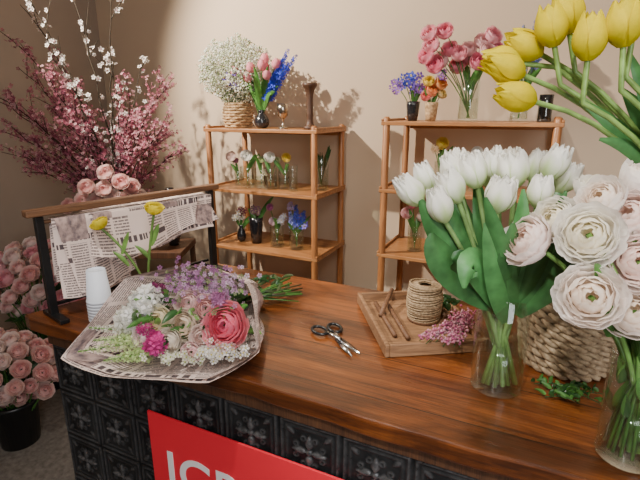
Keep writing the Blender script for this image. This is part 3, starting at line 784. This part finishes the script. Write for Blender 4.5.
# ---- white tulips
V=Vector((.399,.926,.95))
wt=root('white_tulip_vase',(-.04,1.008,CZ),YAW)
cyl_vase(wt,.056,.225,.5)
mb=MB(); mb.pm='petal_sheer'
X=[.205,.282,.240,.327,.38,.405,.46,.469,.508,.373,.310,.251,.43,.35,.29,.44]
Y=[.927,.927,.998,.953,.985,.953,1.004,.958,.979,1.023,1.032,.902,.90,.90,.97,1.04]
Z=[1.40,1.405,1.412,1.431,1.442,1.431,1.437,1.446,1.415,1.424,1.429,1.37,1.40,1.39,1.435,1.44]
for x,y,z in zip(X,Y,Z):
    h=Vector((x,y,z-.034))-V; a=Vector((-h.x*.15+R.uniform(-.012,.012),-h.y*.15+R.uniform(-.02,.02),.016))
    m_=Vector((h.x*.25,h.y*.3,.23))
    mb.tube(bez(a,m_,h,12),.0052,7,'leaf',(.3,.5,.17))
    tulip(mb,h,(h.x*.7+R.uniform(-.07,.07),h.y*.5,.25),R.uniform(.064,.076),R.uniform(.020,.024),(.66,.8,.42),(1,.985,.94),R.uniform(.08,.45),8,10,.14,5,.75)
for i in range(22):
    a=R.random()*6.28; r0=R.uniform(.01,.043); b_=Vector((math.cos(a)*r0,math.sin(a)*r0,.015)); e=Vector((-math.cos(a)*.035+R.uniform(-.01,.01),-math.sin(a)*.03,.27))
    mb.tube([b_,b_.lerp(e,.5),e],.0052,6,'leaf',jit((.34,.58,.18),.2),True)
TG=(.08,.25,.075)
for a,b_,w,bd in [((-.02,0,.2),(-.20,-.02,.43),.034,(-.03,0,.02)),((-.02,-.02,.2),(-.18,-.05,.37),.036,(-.08,-.02,.03)),((-.02,-.03,.2),(-.12,-.09,.27),.034,(-.05,-.03,.16)),
  ((.02,-.02,.2),(.17,-.02,.42),.033,(.05,0,.0)),((.02,0,.2),(.20,.03,.45),.034,(.05,0,.0)),((.0,-.03,.2),(.06,-.08,.41),.03,(.0,-.02,0)),((0,-.03,.2),(-.04,-.09,.40),.032,(-.01,-.03,0)),
  ((0,0,.2),(.12,.05,.46),.032,(0,0,0)),((-.01,.02,.2),(-.12,.06,.46),.032,(0,0,0)),((.01,-.04,.19),(.11,-.1,.33),.03,(.04,-.03,.08)),((-.01,-.03,.19),(-.14,-.06,.32),.034,(-.05,-.02,.08)),((0,-.03,.2),(.01,-.07,.38),.028,(0,-.02,0)),((0,.02,.2),(-.07,.05,.47),.03,(0,0,0)),((0,-.03,.17),(-.09,-.085,.40),.03,(-.0,-.03,0)),((0,-.0,.2),(.08,-.03,.43),.03,(.0,-.0,0)),((.0,-.02,.19),(.14,-.05,.38),.032,(.02,-.03,.03)),((-.02,-.02,.2),(-.16,-.0,.45),.03,(-.02,0,.02)),((.02,-.01,.2),(.19,-.0,.40),.032,(.05,0,.04)),((0,-.04,.2),(-.10,-.10,.45),.022,(0,-.02,.0)),((0,-.04,.2),(.05,-.09,.46),.022,(0,-.02,.0)),((0,-.04,.2),(.10,-.07,.47),.022,(0,-.02,.0)),((0,-.04,.2),(-.02,-.07,.46),.022,(0,-.02,.0))]:
    leaf(mb,a,b_,w,bd,jit(TG,.3),12,.3)
mb.build('white_tulips',wt)
# ---- white ranunculus
V=Vector((.553,.704,.95))
rr_=root('white_ranunculus_vase',(.195,.874,CZ),YAW)
cyl_vase(rr_,.05,.20,.5)
mb=MB(); mb.pm='petal_sheer'
for x,y,z,rad in [(.382,.829,1.32,.047),(.427,.828,1.358,.042),(.452,.754,1.35,.049),(.533,.782,1.378,.047),(.444,.707,1.256,.050),(.517,.701,1.233,.047),(.525,.853,1.41,.044),(.525,.724,1.312,.047),(.577,.817,1.43,.042),(.49,.80,1.405,.038),(.62,.70,1.30,.045),(.48,.86,1.36,.04)]:
    h=Vector((x,y,z))-V
    mb.tube(bez((-h.x*.15,-h.y*.1,.016),(h.x*.15,h.y*.2,h.z*.8),h,10),.0045,6,'leaf',(.2,.42,.1))
    pk=R.choice([0,.5,1]); bloom(mb,h,(h.x*.8+R.uniform(-.09,.05),-.08+h.y*.3,.07+R.uniform(-.05,.07)),rad,lerp((.98,.80,.72),(.96,.90,.72),pk),lerp((1,.92,.9),(1,.98,.95),pk),7,4,top=165,bot=104,hs=.85,nu=7,nv=7,flare=.16,ruf=.035,dk=.93)
    leaf(mb,h*.6+Vector((0,0,.05)),h*.6+Vector((R.uniform(-.05,.05),-.02,.12)),.012,(0,0,.02),GREEN)
for i in range(26):
    a=R.random()*6.28; b_=Vector((math.cos(a)*.03,math.sin(a)*.03,R.uniform(.02,.16))); leaf(mb,b_,b_+Vector((R.uniform(-.03,.03)*.5,R.uniform(-.02,.02)*.5,R.uniform(.03,.06))),.008,(0,0,.0),R.choice([DG,GREEN]))
for i in range(22):
    a=R.random()*6.28; mb.tube([(math.cos(a)*.035,math.sin(a)*.035,.016),(math.cos(a)*.02,math.sin(a)*.02,.12),(-math.cos(a)*.03,-math.sin(a)*.03,.24)],.0035,5,'leaf',jit(GREEN,.3))
mb.build('ranunculus',rr_)
# ---- yellow tulips
V=Vector((.8215,.882,.95))
yt=root('yellow_tulip_vase',(.36,1.15,CZ),YAW)
cyl_vase(yt,.07,.30,.5)
mb=MB()
for c_,dn in [((.4675,.865,1.675),(-.03,0,1)),((.513,.849,1.695),(-.12,0,1)),((.425,.925,1.704),(-.3,0,1)),((.352,.936,1.63),(-1,-.1,.35)),((.363,.90,1.577),(-1,-.1,.25)),((.397,.969,1.675),(-1,0,.5)),((.453,.931,1.727),(-.3,0,1)),((.60,.90,1.72),(.1,0,1)),((.68,.86,1.7),(.3,0,1)),((.66,.95,1.76),(.2,0,1)),((.355,.97,1.645),(-1,0,.1)),((.55,.88,1.72),(0,0,1))]:
    dn=Vector(dn).normalized(); h0=Vector(c_)-V-dn*.04
    s0=h0-dn*.07
    pts=bez(Vector((-h0.x*.1,0,.016)),Vector((h0.x*.2,h0.y*.2,.50)),s0,10)+bez(s0,s0+dn*.035,h0,4)[1:]
    mb.tube(pts,.005,7,'leaf',(.3,.5,.13))
    tulip(mb,h0,dn,.08,.0265,(.62,.56,.0),(.80,.66,.0),R.uniform(0,.2),6,9,.06)
for a,b_,w,bd in [((-.03,-.02,.28),(-.27,.0,.70),.035,(.02,0,.0)),((-.03,-.02,.3),(-.22,-.04,.56),.036,(.02,0,.08)),((-.03,0,.3),(-.33,.03,.62),.024,(.0,0,.08)),((-.03,-.03,.3),(-.17,-.05,.74),.035,(-.03,0,0)),((-.02,-.03,.3),(-.10,-.05,.78),.035,(-.05,0,0)),((0,0,.3),(.05,-.05,.7),.035,(0,0,0)),((-.03,0,.3),(-.24,.05,.64),.034,(-.0,0,.06)),((-.02,-.02,.28),(-.19,-.05,.66),.036,(-.06,-.02,-.0)),((-.02,0,.28),(-.3,.0,.55),.022,(.0,0,.12)),((-.03,-.02,.3),(-.24,-.05,.67),.036,(-.02,0,-.02)),((-.03,-.02,.28),(-.2,-.06,.5),.034,(-.04,0,.08)),((-.03,-.02,.28),(-.21,-.03,.61),.034,(-.07,0,.0)),((-.03,-.02,.28),(-.26,-.07,.60),.036,(-.0,0,.06)),((-.03,-.02,.28),(-.23,-.09,.72),.036,(.02,0,-.0))]:
    leaf(mb,a,b_,w,bd,jit(TG,.2),12,.3)
mb.build('yellow_tulips',yt)

# ================================================================ LIGHTS
def spot(name,loc,tgt,e,col,size=.06,angle=70,blend=.6):
    l=bpy.data.lights.new(name,'SPOT'); l.energy=e; l.color=col; l.shadow_soft_size=size; l.spot_size=math.radians(angle); l.spot_blend=blend
    o=bpy.data.objects.new(name,l); bpy.context.scene.collection.objects.link(o); o.location=loc
    o.rotation_euler=(Vector(tgt)-Vector(loc)).to_track_quat('-Z','Y').to_euler()
def area(name,loc,tgt,e,col,sx,sy):
    l=bpy.data.lights.new(name,'AREA'); l.shape='RECTANGLE'; l.size=sx; l.size_y=sy; l.energy=e; l.color=col
    o=bpy.data.objects.new(name,l); bpy.context.scene.collection.objects.link(o); o.location=loc
    o.rotation_euler=(Vector(tgt)-Vector(loc)).to_track_quat('-Z','Y').to_euler()
spot('track_spot_a',(-2.5,1.1,2.7),(-1.0,2.6,1.4),480,(1,.89,.75),.02,90)
spot('track_spot_b',(-.7,.3,2.95),(-.4,1.4,.95),115,(1,.92,.82),.04,80)
spot('flower_fill_spot',(-.2,-.7,2.8),(.12,.95,1.4),150,(1,.96,.9),.07,46)  # extra spot added to brighten the flowers on the right
area('overhead_fill',(.6,-.6,3.0),(-.2,1.2,.9),34,(1,.95,.9),1.2,.8)  # added overhead fill light, not a fixture of the shop
area('front_soft_fill',(1.6,-1.6,1.8),(-.2,1.2,1.1),48,(.96,.97,1),1.2,1.4)  # added soft fill from front right; the room has no window
w=bpy.data.worlds.new('world'); bpy.context.scene.world=w; w.use_nodes=True
w.node_tree.nodes['Background'].inputs[0].default_value=(.9,.85,.8,1); w.node_tree.nodes['Background'].inputs[1].default_value=.15
# ================================================================ CAMERA
cam=bpy.data.cameras.new('camera'); cam.lens=462/640*36; cam.sensor_width=36; cam.clip_start=.02
co=bpy.data.objects.new('camera',cam); bpy.context.scene.collection.objects.link(co)
co.location=(0,0,1.55); co.rotation_euler=(math.radians(74.5),0,YAW)
bpy.context.scene.camera=co
